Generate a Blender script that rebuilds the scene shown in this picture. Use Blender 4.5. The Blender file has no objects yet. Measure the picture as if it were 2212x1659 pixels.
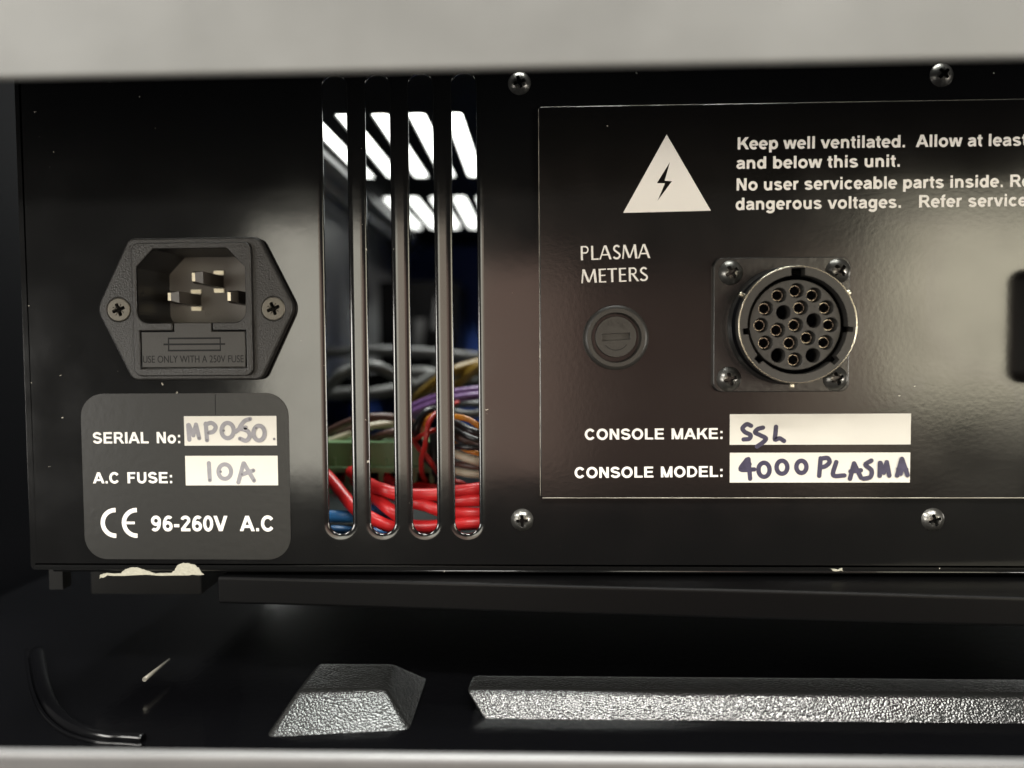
import bpy, bmesh, math, random
from mathutils import Vector, Matrix
random.seed(7)
sc = bpy.context.scene
COL = sc.collection
R = math.radians
# ------------------------------------------------------------------ camera
F = 1661.0; CX, CY = 1106.0, 829.5          # lens in photo units of 2212 x 1659
D = 0.1972                                   # camera to front panel, metres
YAW, PITCH, ROLL = R(1.84), R(-2.54), R(-0.36)
cam = bpy.data.cameras.new('camera')
cam.sensor_width = 36; cam.lens = 36 * F / 2212
cam.clip_start = 0.01; cam.clip_end = 60
cam.dof.use_dof = True; cam.dof.focus_distance = D; cam.dof.aperture_fstop = 5.4
camo = bpy.data.objects.new('camera', cam); COL.objects.link(camo)
CAMR = Matrix.Rotation(YAW, 3, 'Z') @ Matrix.Rotation(R(90) + PITCH, 3, 'X') @ Matrix.Rotation(ROLL, 3, 'Z')
camo.matrix_world = Matrix.Translation((0, -D, 0)) @ CAMR.to_4x4()
sc.camera = camo
# ------------------------------------------------------------------ world, lamps, exposure
w = bpy.data.worlds.new('World'); sc.world = w; w.use_nodes = True
w.node_tree.nodes['Background'].inputs[0].default_value = (1.0, 0.97, 0.92, 1)
w.node_tree.nodes['Background'].inputs[1].default_value = 0.09
sc.view_settings.view_transform = 'Standard'; sc.view_settings.look = 'None'
sc.view_settings.exposure = 0; sc.view_settings.gamma = 1
sc.cycles.use_denoising = True
sc.cycles.max_bounces = 8


def area(name, loc, tgt, sx, sy, radiance, col):
    l = bpy.data.lights.new(name, 'AREA'); l.shape = 'RECTANGLE'; l.size = sx; l.size_y = sy
    l.energy = radiance * math.pi * sx * sy; l.color = col
    o = bpy.data.objects.new(name, l); COL.objects.link(o)
    o.location = loc
    o.rotation_euler = (Vector(tgt) - Vector(loc)).to_track_quat('-Z', 'Y').to_euler()
    return o


area('room_glow', (-0.315, -0.90, 0.00), (-0.315, 0, 0.0), 0.17, 0.36, 5.2, (1, .95, .80))
area('room_glow', (-0.165, -0.90, 0.00), (-0.165, 0, 0.0), 0.13, 0.36, 3.0, (1, .84, .66))
area('room_glow', (-0.03, -0.90, -0.03), (-0.03, 0, -0.03), 0.16, 0.30, 1.6, (1, .66, .52))  # this and the next two: added reddish glow for a brown wall's reflection
area('room_glow', (0.20, -0.90, -0.05), (0.20, 0, -0.05), 0.30, 0.30, 0.36, (1, .58, .45))
area('room_glow', (0.42, -0.90, -0.03), (0.42, 0, -0.03), 0.14, 0.30, 1.4, (1, .74, .55))
area('room_glow', (0.74, -0.90, 0.06), (0.74, 0, 0.06), 0.50, 0.28, 6.8, (1, .92, .69))
area('floor_bounce', (0.1, -1.0, -0.50), (0.1, 0, -0.05), 1.0, 0.30, 5.0, (1, .90, .76))
area('side_fill', (-1.15, -0.95, -0.10), (0, 0, 0), 0.40, 0.36, 17.0, (1, .96, .89))  # added fill from both sides to brighten the labels, clear of panel reflections
area('side_fill', (1.35, -0.85, -0.12), (0, 0, 0), 0.45, 0.36, 27.0, (1, .95, .87))
area('ceiling_lamp', (-0.16, -0.62, 0.78), (0, 0, -0.04), 0.26, 0.12, 66.0, (1, .98, .93))
area('ceiling_lamp', (-0.80, -0.60, 0.58), (-.1, 0, -0.08), 0.50, 0.20, 28.0, (1, .97, .91))
area('ceiling_lamp', (0.34, -0.62, 0.78), (0.1, 0, -0.04), 0.28, 0.13, 66.0, (1, .97, .91))
area('ceiling_lamp', (0.0, 0.25, 1.0), (0, 0.15, 0), 0.6, 0.5, 45.0, (.97, 1, .95))


# ------------------------------------------------------------------ mapping photo units -> metres
def W(px, py, d=0.0):
    v = CAMR @ Vector(((px - CX) / F, -(py - CY) / F, -1.0))
    t = (D + d) / v.y
    return Vector((v.x * t, d, v.z * t))


def WZ(px, py, z):                            # the point of the plane z
    v = CAMR @ Vector(((px - CX) / F, -(py - CY) / F, -1.0))
    t = z / v.z
    return Vector((v.x * t, -D + v.y * t, z))


U = (W(CX + 50, CY) - W(CX - 50, CY)).length / 100     # metres per photo unit on the panel


def crop(x0, y0, s):
    return lambda x, y: ((x0 + x / s) / 1.82278, (y0 + y / s) / 1.82278)


k1 = crop(300, 850, 2.212); k2 = crop(200, 1480, 2.0109); k3 = crop(1200, 230, 1.6588)
k4 = crop(1200, 1230, 1.6588); k5 = crop(2700, 920, 2.37); k6 = crop(2100, 400, 1.1449)
k7 = crop(2150, 1550, 1.3825); kf = crop(2200, 1150, 4.74)


def wp(k, pts, d=0.0):
    return [W(*k(x, y), d) for x, y in pts]


def xz(pts):
    return [(p.x, p.z) for p in pts]


def rect_of(pts):                             # upright rectangle through four seen corners tl tr br bl
    a, b, c, e = pts
    x0, x1 = (a.x + e.x) / 2, (b.x + c.x) / 2
    z1, z0 = (a.z + b.z) / 2, (c.z + e.z) / 2
    return x0, z0, x1, z1


# ------------------------------------------------------------------ materials
def mat(name, col, rough=.5, metal=0.0, spec=.5, bump=0.0, bscale=4000, var=0.0, vscale=200, rvar=0.0,
        dust=0.0, coat=0.0, dustscale=260, aniso=None):
    m = bpy.data.materials.new(name); m.use_nodes = True
    nt = m.node_tree; N = nt.nodes; L = nt.links
    b = N['Principled BSDF']
    b.inputs['Base Color'].default_value = (*col, 1)
    b.inputs['Roughness'].default_value = rough
    b.inputs['Metallic'].default_value = metal
    b.inputs['Specular IOR Level'].default_value = spec
    b.inputs['Coat Weight'].default_value = coat
    tc = N.new('ShaderNodeTexCoord')
    colsock = None; roughsock = None
    if var or rvar:
        n = N.new('ShaderNodeTexNoise'); n.inputs['Scale'].default_value = vscale
        n.inputs['Detail'].default_value = 6
        L.new(tc.outputs['Object'], n.inputs['Vector'])
        if var:
            mx = N.new('ShaderNodeMix'); mx.data_type = 'RGBA'
            mx.inputs[6].default_value = (*[c * (1 - var) for c in col], 1)
            mx.inputs[7].default_value = (*[min(1, c * (1 + var)) for c in col], 1)
            L.new(n.outputs['Fac'], mx.inputs[0]); colsock = mx.outputs[2]
        if rvar:
            mr = N.new('ShaderNodeMapRange')
            mr.inputs[1].default_value = .3; mr.inputs[2].default_value = .7
            mr.inputs[3].default_value = rough - rvar; mr.inputs[4].default_value = rough + rvar
            L.new(n.outputs['Fac'], mr.inputs[0]); roughsock = mr.outputs[0]
    if dust:
        v = N.new('ShaderNodeTexVoronoi'); v.inputs['Scale'].default_value = dustscale
        n2 = N.new('ShaderNodeTexNoise'); n2.inputs['Scale'].default_value = dustscale * 3
        ad = N.new('ShaderNodeMixRGB'); ad.blend_type = 'ADD'; ad.inputs[0].default_value = .0022
        L.new(tc.outputs['Object'], n2.inputs['Vector'])
        L.new(tc.outputs['Object'], ad.inputs[1]); L.new(n2.outputs['Color'], ad.inputs[2])
        L.new(ad.outputs[0], v.inputs['Vector'])
        sep = N.new('ShaderNodeSeparateColor'); L.new(v.outputs['Color'], sep.inputs[0])
        th = N.new('ShaderNodeMath'); th.operation = 'MULTIPLY'; th.inputs[1].default_value = .075
        pw = N.new('ShaderNodeMath'); pw.operation = 'POWER'; pw.inputs[1].default_value = 3.0
        L.new(sep.outputs[0], pw.inputs[0]); L.new(pw.outputs[0], th.inputs[0])
        lt = N.new('ShaderNodeMath'); lt.operation = 'LESS_THAN'
        L.new(v.outputs['Distance'], lt.inputs[0]); L.new(th.outputs[0], lt.inputs[1])
        gt = N.new('ShaderNodeMath'); gt.operation = 'LESS_THAN'; gt.inputs[1].default_value = dust
        L.new(sep.outputs[1], gt.inputs[0])
        mu = N.new('ShaderNodeMath'); mu.operation = 'MULTIPLY'
        L.new(lt.outputs[0], mu.inputs[0]); L.new(gt.outputs[0], mu.inputs[1])
        mx2 = N.new('ShaderNodeMix'); mx2.data_type = 'RGBA'
        if colsock: L.new(colsock, mx2.inputs[6])
        else: mx2.inputs[6].default_value = (*col, 1)
        mx2.inputs[7].default_value = (.5, .47, .40, 1)
        L.new(mu.outputs[0], mx2.inputs[0]); colsock = mx2.outputs[2]
    if colsock: L.new(colsock, b.inputs['Base Color'])
    if roughsock: L.new(roughsock, b.inputs['Roughness'])
    if bump:
        n3 = N.new('ShaderNodeTexNoise'); n3.inputs['Scale'].default_value = bscale
        n3.inputs['Detail'].default_value = 3
        if aniso:
            mp = N.new('ShaderNodeMapping'); mp.inputs['Scale'].default_value = aniso
            L.new(tc.outputs['Object'], mp.inputs['Vector']); L.new(mp.outputs[0], n3.inputs['Vector'])
        else:
            L.new(tc.outputs['Object'], n3.inputs['Vector'])
        bp = N.new('ShaderNodeBump'); bp.inputs['Strength'].default_value = bump
        bp.inputs['Distance'].default_value = .35 / bscale
        L.new(n3.outputs['Fac'], bp.inputs['Height']); L.new(bp.outputs[0], b.inputs['Normal'])
    return m


M = dict(
    panel=mat('panel_black', (.0042, .0042, .0042), .115, spec=.75, bump=.008, bscale=450, dust=.7, rvar=.03, vscale=60),
    plate=mat('plate_black', (.005, .0045, .004), .17, spec=.75, bump=.03, bscale=800, dust=.6, rvar=.03, vscale=60),
    inside=mat('chassis_inside', (.003, .003, .0035), .55, spec=.15),
    box=mat('black_box_paint', (.0018, .0018, .002), .35, spec=.2, bump=.02, bscale=500),
    greymetal=mat('zinc_sheet', (.50, .50, .51), .45, metal=.3, var=.1, vscale=60),
    blue=mat('dark_blue_paint', (.03, .09, .42), .5),
    chip=mat('bare_primer', (.40, .385, .31), .7, var=.3, vscale=1500, bump=.6, bscale=1800),
    print=mat('white_print', (.86, .83, .78), .55),
    sticker=mat('sticker_film', (.014, .0138, .0125), .36, spec=.5, var=.15, vscale=2500, bump=.06, bscale=500),
    paper=mat('white_field', (.68, .655, .59), .5, var=.07, vscale=110),
    ink_grey=mat('faded_ink', (.27, .262, .28), .5, var=.3, vscale=500),
    ink_dot=mat('ink_dot', (.16, .155, .17), .5),
    ink=mat('dark_ink', (.045, .04, .075), .4, var=.6, vscale=700),
    plastic=mat('grained_plastic', (.018, .017, .016), .36, spec=.5, bump=1.0, bscale=2300),
    plastic_s=mat('smooth_plastic', (.030, .028, .025), .42, spec=.5, bump=.25, bscale=2500),
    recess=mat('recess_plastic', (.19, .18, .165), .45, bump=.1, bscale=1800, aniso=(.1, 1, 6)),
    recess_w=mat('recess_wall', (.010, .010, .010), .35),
    brass=mat('pin_metal', (.66, .60, .47), .3, metal=1),
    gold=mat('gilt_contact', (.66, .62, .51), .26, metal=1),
    pin_dark=mat('shaded_pin', (.05, .042, .035), .42, spec=.5),
    screw_b=mat('black_zinc_screw', (.21, .205, .19), .30, metal=.9, bump=.25, bscale=1500, var=.3, vscale=900),
    screw_g=mat('dull_steel_screw', (.13, .12, .10), .45, metal=.6, bump=.2, bscale=1500, var=.2, vscale=800),
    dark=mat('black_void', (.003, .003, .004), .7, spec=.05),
    conn=mat('connector_plastic', (.036, .034, .031), .42, bump=.12, bscale=1500),
    shell=mat('connector_shell', (.020, .019, .018), .28, spec=.6, bump=.08, bscale=700),
    cflange=mat('connector_flange', (.014, .014, .0135), .27, spec=.7, bump=.12, bscale=600, dust=.12),
    fuse=mat('fuse_plastic', (.042, .039, .034), .45, bump=.25, bscale=2500),
    gap_shade=mat('rubber_gap_shade', (.003, .003, .003), .55, spec=.25),
    slab=mat('scuffed_grey_paint', (.172, .174, .169), .42, spec=.5, var=.22, vscale=30, rvar=.12, bump=.05, bscale=60),
    lip=mat('brushed_grey_metal', (.155, .152, .152), .42, metal=.3, var=.15, vscale=60, bump=.1, bscale=300, aniso=(.05, 1, 5)),
    tray=mat('moulded_black', (.0025, .0025, .003), .14, spec=.5, bump=.05, bscale=400),
    trayrough=mat('pebbled_black', (.012, .012, .0115), .25, spec=1.0),
    pale_edge=mat('pale_edge_strip', (.34, .32, .27), .4, metal=.3, var=.6, vscale=90),
    rubber=mat('black_rubber', (.003, .003, .003), .5, spec=.25),
    red=mat('red_pvc', (.55, .018, .020), .33, spec=.5, var=.08, vscale=120),
    red_thin=mat('thin_red_pvc', (.40, .022, .018), .35),
    bluew=mat('blue_pvc', (.035, .17, .42), .35),
    brown=mat('brown_pvc', (.085, .042, .034), .4),
    cream=mat('cream_pvc', (.52, .46, .34), .4),
    black=mat('black_pvc', (.010, .010, .011), .3),
    orange=mat('orange_pvc', (.60, .22, .02), .35),
    purple=mat('purple_pvc', (.16, .075, .22), .4),
    yellow=mat('yellow_pvc', (.20, .12, .012), .4),
    greyw=mat('grey_pvc', (.15, .15, .15), .42),
    pale=mat('pale_grey_pvc', (.17, .17, .165), .45),
    green=mat('green_terminal', (.12, .22, .10), .45, var=.08, vscale=200),
    pcb=mat('dark_board', (.008, .012, .011), .5),
)
_nt = M['trayrough'].node_tree                # pebbled grain: rounded cells of uneven height
_tc = _nt.nodes.new('ShaderNodeTexCoord'); _vo = _nt.nodes.new('ShaderNodeTexVoronoi'); _vo.feature = 'SMOOTH_F1'
_vo.inputs['Scale'].default_value = 1900; _vo.inputs['Smoothness'].default_value = .35
_no = _nt.nodes.new('ShaderNodeTexNoise'); _no.inputs['Scale'].default_value = 300; _no.inputs['Detail'].default_value = 2
_ma = _nt.nodes.new('ShaderNodeMath'); _ma.operation = 'MULTIPLY_ADD'; _ma.inputs[1].default_value = -1.0
_bu = _nt.nodes.new('ShaderNodeBump'); _bu.inputs['Strength'].default_value = .36; _bu.inputs['Distance'].default_value = .00026
_nt.links.new(_tc.outputs['Object'], _vo.inputs['Vector']); _nt.links.new(_tc.outputs['Object'], _no.inputs['Vector'])
_nt.links.new(_vo.outputs['Distance'], _ma.inputs[0]); _nt.links.new(_no.outputs['Fac'], _ma.inputs[2])
_nt.links.new(_ma.outputs[0], _bu.inputs['Height']); _nt.links.new(_bu.outputs[0], _nt.nodes['Principled BSDF'].inputs['Normal'])
lm = bpy.data.materials.new('lit_panel'); lm.use_nodes = True
_b = lm.node_tree.nodes['Principled BSDF']
_b.inputs['Emission Color'].default_value = (.96, 1, .95, 1); _b.inputs['Emission Strength'].default_value = 2.2
M['lamp'] = lm


# ------------------------------------------------------------------ object helpers
def empty(name, loc=(0, 0, 0)):
    o = bpy.data.objects.new(name, None); COL.objects.link(o); o.location = loc
    o.empty_display_size = .01
    return o


def tag(o, label, cat, group=None, kind=None):
    o['label'] = label; o['category'] = cat
    if group: o['group'] = group
    if kind: o['kind'] = kind
    return o


ORG = {}


def origin_of(p):
    v = Vector((0, 0, 0))
    while p is not None:
        v += p.location; p = p.parent
    return v


def link(name, me, parent=None, loc=None):
    """mesh given in world coordinates; loc = where the object's own origin goes"""
    o = bpy.data.objects.new(name, me); COL.objects.link(o)
    po = origin_of(parent)
    base = Vector(loc) if loc is not None else po
    me.transform(Matrix.Translation(-base))
    o.parent = parent
    o.location = base - po
    return o


class MB:
    """mesh builder with several materials"""
    def __init__(s): s.v = []; s.f = []; s.mi = []; s.sm = []; s.mats = []

    def slot(s, m):
        if m not in s.mats: s.mats.append(m)
        return s.mats.index(m)

    def add(s, verts, faces, m, smooth=False):
        b = len(s.v); i = s.slot(m)
        s.v += [tuple(v) for v in verts]
        s.f += [tuple(b + k for k in f) for f in faces]
        s.mi += [i] * len(faces)
        s.sm += [smooth] * len(faces) if isinstance(smooth, bool) else smooth

    def add_mesh(s, me, m):
        fl = [p.use_smooth for p in me.polygons]
        s.add([v.co.copy() for v in me.vertices], [tuple(p.vertices) for p in me.polygons], m, fl)

    def build(s, name, parent=None, loc=None, weld=False):
        me = bpy.data.meshes.new(name)
        me.from_pydata(s.v, [], s.f)
        for m in s.mats: me.materials.append(m)
        me.polygons.foreach_set('material_index', s.mi)
        me.polygons.foreach_set('use_smooth', s.sm)
        me.update()
        return link(name, me, parent, loc)


def plate_mesh(outs, y, thick, bevel=0.0, res=2):
    """filled outline(s) with holes in the x-z plane; front face at depth y, bevelled edge"""
    cu = bpy.data.curves.new('outline', 'CURVE'); cu.dimensions = '2D'; cu.fill_mode = 'BOTH'
    for o in outs:
        sp = cu.splines.new('POLY'); sp.points.add(len(o) - 1)
        for p, (x, z) in zip(sp.points, o): p.co = (x * 100, z * 100, 0, 1)
        sp.use_cyclic_u = True
    cu.extrude = max(0, thick / 2 - bevel) * 100; cu.bevel_depth = bevel * 100; cu.bevel_resolution = res
    cu.offset = -bevel * 100
    ob = bpy.data.objects.new('outline', cu); COL.objects.link(ob)
    dg = bpy.context.evaluated_depsgraph_get(); dg.update()
    me = bpy.data.meshes.new_from_object(ob.evaluated_get(dg))
    bpy.data.objects.remove(ob); bpy.data.curves.remove(cu)
    me.transform(Matrix(((.01, 0, 0, 0), (0, 0, -.01, y + thick / 2), (0, .01, 0, 0), (0, 0, 0, 1))))
    for p in me.polygons:
        p.use_smooth = abs(p.normal.y) < .995 and bevel > 0
    me.materials.clear()
    return me


def plate(name, outs, y, thick, m, parent=None, bevel=0.0, res=2, loc=None):
    me = plate_mesh(outs, y, thick, bevel, res)
    me.materials.append(m)
    return link(name, me, parent, loc)


def rpoly(pts, rad, n=6):
    """round the corners of a polygon; rad = one radius or one per corner"""
    out = []; k = len(pts)
    for i in range(k):
        p0, p, p1 = Vector(pts[i - 1]), Vector(pts[i]), Vector(pts[(i + 1) % k])
        r = rad[i] if isinstance(rad, (list, tuple)) else rad
        a = (p0 - p).normalized(); b = (p1 - p).normalized()
        ang = a.angle(b)
        if r <= 0 or ang > 3.1: out.append(tuple(p)); continue
        t = min(r / math.tan(ang / 2), (p0 - p).length * .49, (p1 - p).length * .49)
        rr = t * math.tan(ang / 2)
        c = p + (a + b).normalized() * (rr / math.sin(ang / 2))
        s = p + a * t - c; e = p + b * t - c
        a0 = math.atan2(s.y, s.x); a1 = math.atan2(e.y, e.x)
        da = (a1 - a0 + math.pi) % (2 * math.pi) - math.pi
        for j in range(n + 1):
            th = a0 + da * j / n
            out.append((c.x + rr * math.cos(th), c.y + rr * math.sin(th)))
    return out


def rrect(x0, z0, x1, z1, r, n=6):
    return rpoly([(x0, z0), (x1, z0), (x1, z1), (x0, z1)], r, n)


def circle(cx, cz, r, n=48):
    return [(cx + r * math.cos(2 * math.pi * i / n), cz + r * math.sin(2 * math.pi * i / n)) for i in range(n)]


def lathe(mb, c, prof, m, n=64, smooth=True):
    """prof = [(r, y)] about the axis through c along y; sharp corners by repeated points"""
    vs = []; fs = []; rings = []
    for r, y in prof:
        if r < 1e-7:
            rings.append([len(vs)] * n); vs.append((c.x, y, c.z))
        else:
            rings.append(list(range(len(vs), len(vs) + n)))
            vs += [(c.x + r * math.cos(2 * math.pi * i / n), y, c.z + r * math.sin(2 * math.pi * i / n)) for i in range(n)]
    for k in range(len(prof) - 1):
        if prof[k] == prof[k + 1]: continue
        a, b = rings[k], rings[k + 1]
        for i in range(n):
            j = (i + 1) % n
            f = [a[i], a[j], b[j], b[i]]
            f = [q for t, q in enumerate(f) if q not in f[:t]]
            if len(f) > 2: fs.append(f)
    mb.add(vs, fs, m, smooth)


def box(mb, x0, x1, y0, y1, z0, z1, m):
    v = [(x, y, z) for x in (x0, x1) for y in (y0, y1) for z in (z0, z1)]
    mb.add(v, [(0, 1, 3, 2), (4, 6, 7, 5), (0, 4, 5, 1), (2, 3, 7, 6), (0, 2, 6, 4), (1, 5, 7, 3)], m)


def catmull(pts, n=8):
    pts = [Vector(p) for p in pts]
    if len(pts) < 3: 
        return [pts[0].lerp(pts[1], i / n) for i in range(n + 1)]
    q = [pts[0] * 2 - pts[1]] + pts + [pts[-1] * 2 - pts[-2]]
    out = []
    for i in range(1, len(q) - 2):
        for j in range(n):
            t = j / n
            out.append(.5 * ((2 * q[i]) + (q[i + 1] - q[i - 1]) * t + (2 * q[i - 1] - 5 * q[i] + 4 * q[i + 1] - q[i + 2]) * t * t
                             + (3 * q[i] - q[i - 1] - 3 * q[i + 1] + q[i + 2]) * t ** 3))
    out.append(q[-2])
    return out


def tube(mb, pts, r, m, n=14, smooth=True, seg=8):
    P = catmull(pts, seg) if smooth else [Vector(p) for p in pts]
    vs = []; fs = []; up = None
    for i, p in enumerate(P):
        t = (P[min(i + 1, len(P) - 1)] - P[max(i - 1, 0)]).normalized()
        if up is None: up = t.orthogonal().normalized()
        up = (up - t * up.dot(t)).normalized(); s = t.cross(up)
        rr = r(i / (len(P) - 1)) if callable(r) else r
        vs += [p + (up * math.cos(2 * math.pi * k / n) + s * math.sin(2 * math.pi * k / n)) * rr for k in range(n)]
    for i in range(len(P) - 1):
        for k in range(n):
            l = (k + 1) % n
            fs.append((i * n + k, i * n + l, i * n + n + l, i * n + n + k))
    b = len(fs)
    fs.append(tuple(range(n))[::-1]); fs.append(tuple(range((len(P) - 1) * n, len(P) * n)))
    mb.add(vs, fs, m, [True] * b + [False, False])


# ------------------------------------------------------------------ lettering: bold sans and a flared roman, drawn as strokes
def E(cx, cy, rx, ry, a0, a1, n=16):
    return [(cx + rx * math.cos(R(a0 + (a1 - a0) * i / n)), cy + ry * math.sin(R(a0 + (a1 - a0) * i / n))) for i in range(n + 1)]


BOLD = 9


def r_(x0, y0, x1, y1):
    e = BOLD if y1 - y0 > x1 - x0 else 0; f = 0 if e else BOLD * .5
    return ('p', [(x0 - e, y0 - f), (x1 + e, y0 - f), (x1 + e, y1 + f), (x0 - e, y1 + f)])
def q_(x0, y0, x1, y1, wd):
    wd += 2 * BOLD
    return ('p', [(x0 - wd / 2, y0), (x0 + wd / 2, y0), (x1 + wd / 2, y1), (x1 - wd / 2, y1)])
def s_(pts, wd): return ('s', pts, wd + 1.6 * BOLD)
def o_(cx, cy, rx, ry, wd): return ('s', E(cx, cy, rx, ry, 0, 360, 32), wd + 1.6 * BOLD)


SANS = {
    'A': (722, [q_(77, 0, 358, 716, 155), q_(645, 0, 364, 716, 155), r_(150, 158, 570, 278)]),
    'C': (722, [s_(E(365, 358, 252, 300, 36, 324, 28), 142)]),
    'D': (722, [r_(73, 0, 218, 716), s_([(200, 655), (330, 655)] + E(330, 358, 280, 297, 88, -88) + [(330, 61), (200, 61)], 124)]),
    'E': (667, [r_(73, 0, 218, 716), r_(200, 595, 612, 716), r_(200, 308, 580, 427), r_(200, 0, 625, 121)]),
    'F': (611, [r_(73, 0, 218, 716), r_(200, 595, 564, 716), r_(200, 300, 515, 420)]),
    'I': (278, [r_(68, 0, 212, 716)]),
    'K': (722, [r_(74, 0, 219, 716), q_(255, 270, 610, 716, 195), q_(635, 0, 375, 440, 180)]),
    'L': (611, [r_(76, 0, 221, 716), r_(200, 0, 575, 121)]),
    'M': (833, [r_(70, 0, 205, 716), r_(628, 0, 763, 716), q_(148, 716, 398, 0, 140), q_(685, 716, 435, 0, 140)]),
    'N': (722, [r_(74, 0, 210, 716), r_(510, 0, 646, 716), q_(150, 716, 570, 0, 160)]),
    'O': (778, [o_(389, 358, 272, 300, 144)]),
    'R': (722, [r_(74, 0, 218, 716), s_([(200, 655), (430, 655)] + E(430, 502, 138, 153, 88, -88) + [(430, 349), (200, 349)], 122), q_(635, 0, 420, 320, 168)]),
    'S': (667, [s_(E(328, 517, 205, 138, 8, 250) + E(338, 207, 222, 147, 70, -170), 136)]),
    'U': (722, [s_([(143, 716), (143, 270)] + E(360, 270, 217, 212, 180, 360) + [(577, 716)], 142)]),
    'V': (667, [q_(76, 716, 330, 0, 155), q_(591, 716, 337, 0, 155)]),
    'a': (556, [s_(E(268, 345, 172, 116, 160, 0) + [(440, 120), (462, 0)], 124), s_([(440, 305), (300, 278), (230, 268)] + E(215, 152, 118, 104, 100, 300) + [(420, 125)], 112)]),
    'b': (611, [r_(66, 0, 203, 716), o_(330, 260, 172, 206, 137)]),
    'c': (556, [s_(E(300, 260, 190, 206, 42, 318), 137)]),
    'd': (611, [r_(408, 0, 545, 716), o_(282, 260, 172, 206, 137)]),
    'e': (556, [r_(100, 212, 505, 304), s_(E(283, 260, 188, 206, -4, 316, 28), 132)]),
    'f': (333, [s_([(158, 0), (158, 570)] + E(268, 570, 110, 92, 180, 78, 8), 136), r_(15, 414, 310, 519)]),
    'g': (611, [o_(282, 268, 172, 198, 135), s_([(476, 519), (476, -10)] + E(285, -10, 191, 138, 0, -158), 135)]),
    'h': (611, [r_(72, 0, 209, 716), s_([(140, 250)] + E(305, 300, 165, 162, 168, 0) + [(470, 0)], 137)]),
    'i': (278, [r_(72, 0, 209, 519), r_(72, 590, 209, 716)]),
    'l': (278, [r_(72, 0, 209, 716)]),
    'n': (611, [r_(68, 0, 205, 519), s_([(137, 250)] + E(305, 300, 165, 162, 168, 0) + [(470, 0)], 137)]),
    'o': (611, [o_(305, 260, 195, 206, 138)]),
    'p': (611, [r_(68, -198, 205, 519), o_(333, 260, 172, 206, 137)]),
    'r': (389, [r_(65, 0, 202, 519), s_([(134, 260)] + E(290, 300, 156, 162, 175, 68, 8), 132)]),
    's': (556, [s_(E(270, 375, 160, 92, 12, 252) + E(283, 144, 172, 96, 72, -165), 118)]),
    't': (333, [s_([(160, 660), (160, 150)] + E(262, 150, 102, 96, 180, 282, 8), 134), r_(15, 414, 312, 519)]),
    'u': (611, [s_([(137, 519), (137, 215)] + E(300, 215, 163, 160, 180, 345), 137), r_(402, 0, 539, 519)]),
    'v': (556, [q_(78, 519, 275, 0, 145), q_(478, 519, 281, 0, 145)]),
    'w': (778, [q_(75, 519, 210, 0, 138), q_(378, 519, 224, 0, 128), q_(400, 519, 554, 0, 128), q_(703, 519, 568, 0, 138)]),
    '0': (556, [o_(278, 355, 172, 300, 136)]),
    '2': (556, [s_(E(275, 512, 168, 142, 168, -28) + [(120, 90), (112, 62)], 132), r_(60, 0, 510, 122)]),
    '6': (556, [o_(288, 228, 168, 168, 132), s_(E(330, 300, 212, 355, 185, 95, 12) + E(330, 560, 130, 96, 90, 20, 6), 132)]),
    '9': (556, [o_(268, 488, 168, 168, 132), s_(E(226, 416, 212, 355, 5, -85, 12) + E(226, 156, 130, 96, -90, -160, 6), 132)]),
    '-': (333, [r_(40, 190, 300, 320)]), '.': (278, [r_(72, 0, 209, 137)]),
    ':': (333, [r_(98, 0, 235, 137), r_(98, 382, 235, 519)]), ' ': (278, []),
}
BOLD = 3
ROMAN = {
    'P': (560, [r_(85, 0, 190, 716), s_([(170, 684), (320, 684)] + E(320, 524, 150, 160, 88, -88) + [(170, 364)], 70)]),
    'L': (500, [r_(85, 0, 190, 716), r_(170, 0, 480, 70)]),
    'A': (690, [q_(45, 0, 320, 716, 74), q_(615, 0, 348, 716, 122), r_(150, 205, 530, 272)]),
    'S': (520, [s_(E(270, 540, 150, 140, 25, 250) + E(250, 185, 175, 150, 70, -155), 92)]),
    'M': (870, [q_(70, 0, 150, 716, 72), q_(165, 716, 425, 40, 122), q_(715, 716, 445, 40, 72), q_(790, 0, 715, 716, 122)]),
    'E': (510, [r_(85, 0, 190, 716), r_(170, 0, 460, 66), r_(170, 335, 430, 400), r_(170, 650, 460, 716)]),
    'T': (540, [r_(215, 0, 322, 716), r_(15, 646, 525, 716)]),
    'R': (600, [r_(85, 0, 190, 716), s_([(170, 684), (320, 684)] + E(320, 535, 140, 149, 88, -88) + [(170, 386)], 70), q_(555, 0, 285, 390, 122)]),
}


def ribbon(pts, wd):
    n = len(pts); closed = (Vector(pts[0]) - Vector(pts[-1])).length < 1e-9
    L = []; Rr = []
    for i in range(n):
        p = Vector(pts[i])
        if closed: a = Vector(pts[i - 1 if i else n - 2]); b = Vector(pts[i + 1 if i < n - 1 else 1])
        else: a = Vector(pts[max(i - 1, 0)]); b = Vector(pts[min(i + 1, n - 1)])
        d1 = (p - a); d2 = (b - p)
        if d1.length < 1e-12: d1 = d2
        if d2.length < 1e-12: d2 = d1
        d1.normalize(); d2.normalize()
        t = (d1 + d2); t = t.normalized() if t.length > 1e-6 else d1
        nn = Vector((-t.y, t.x)); c = max(.5, nn.dot(Vector((-d1.y, d1.x))))
        L.append(p + nn * (wd / 2 / c)); Rr.append(p - nn * (wd / 2 / c))
    return L + Rr, [(i, i + 1, n + i + 1, n + i) for i in range(n - 1)]


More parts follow.
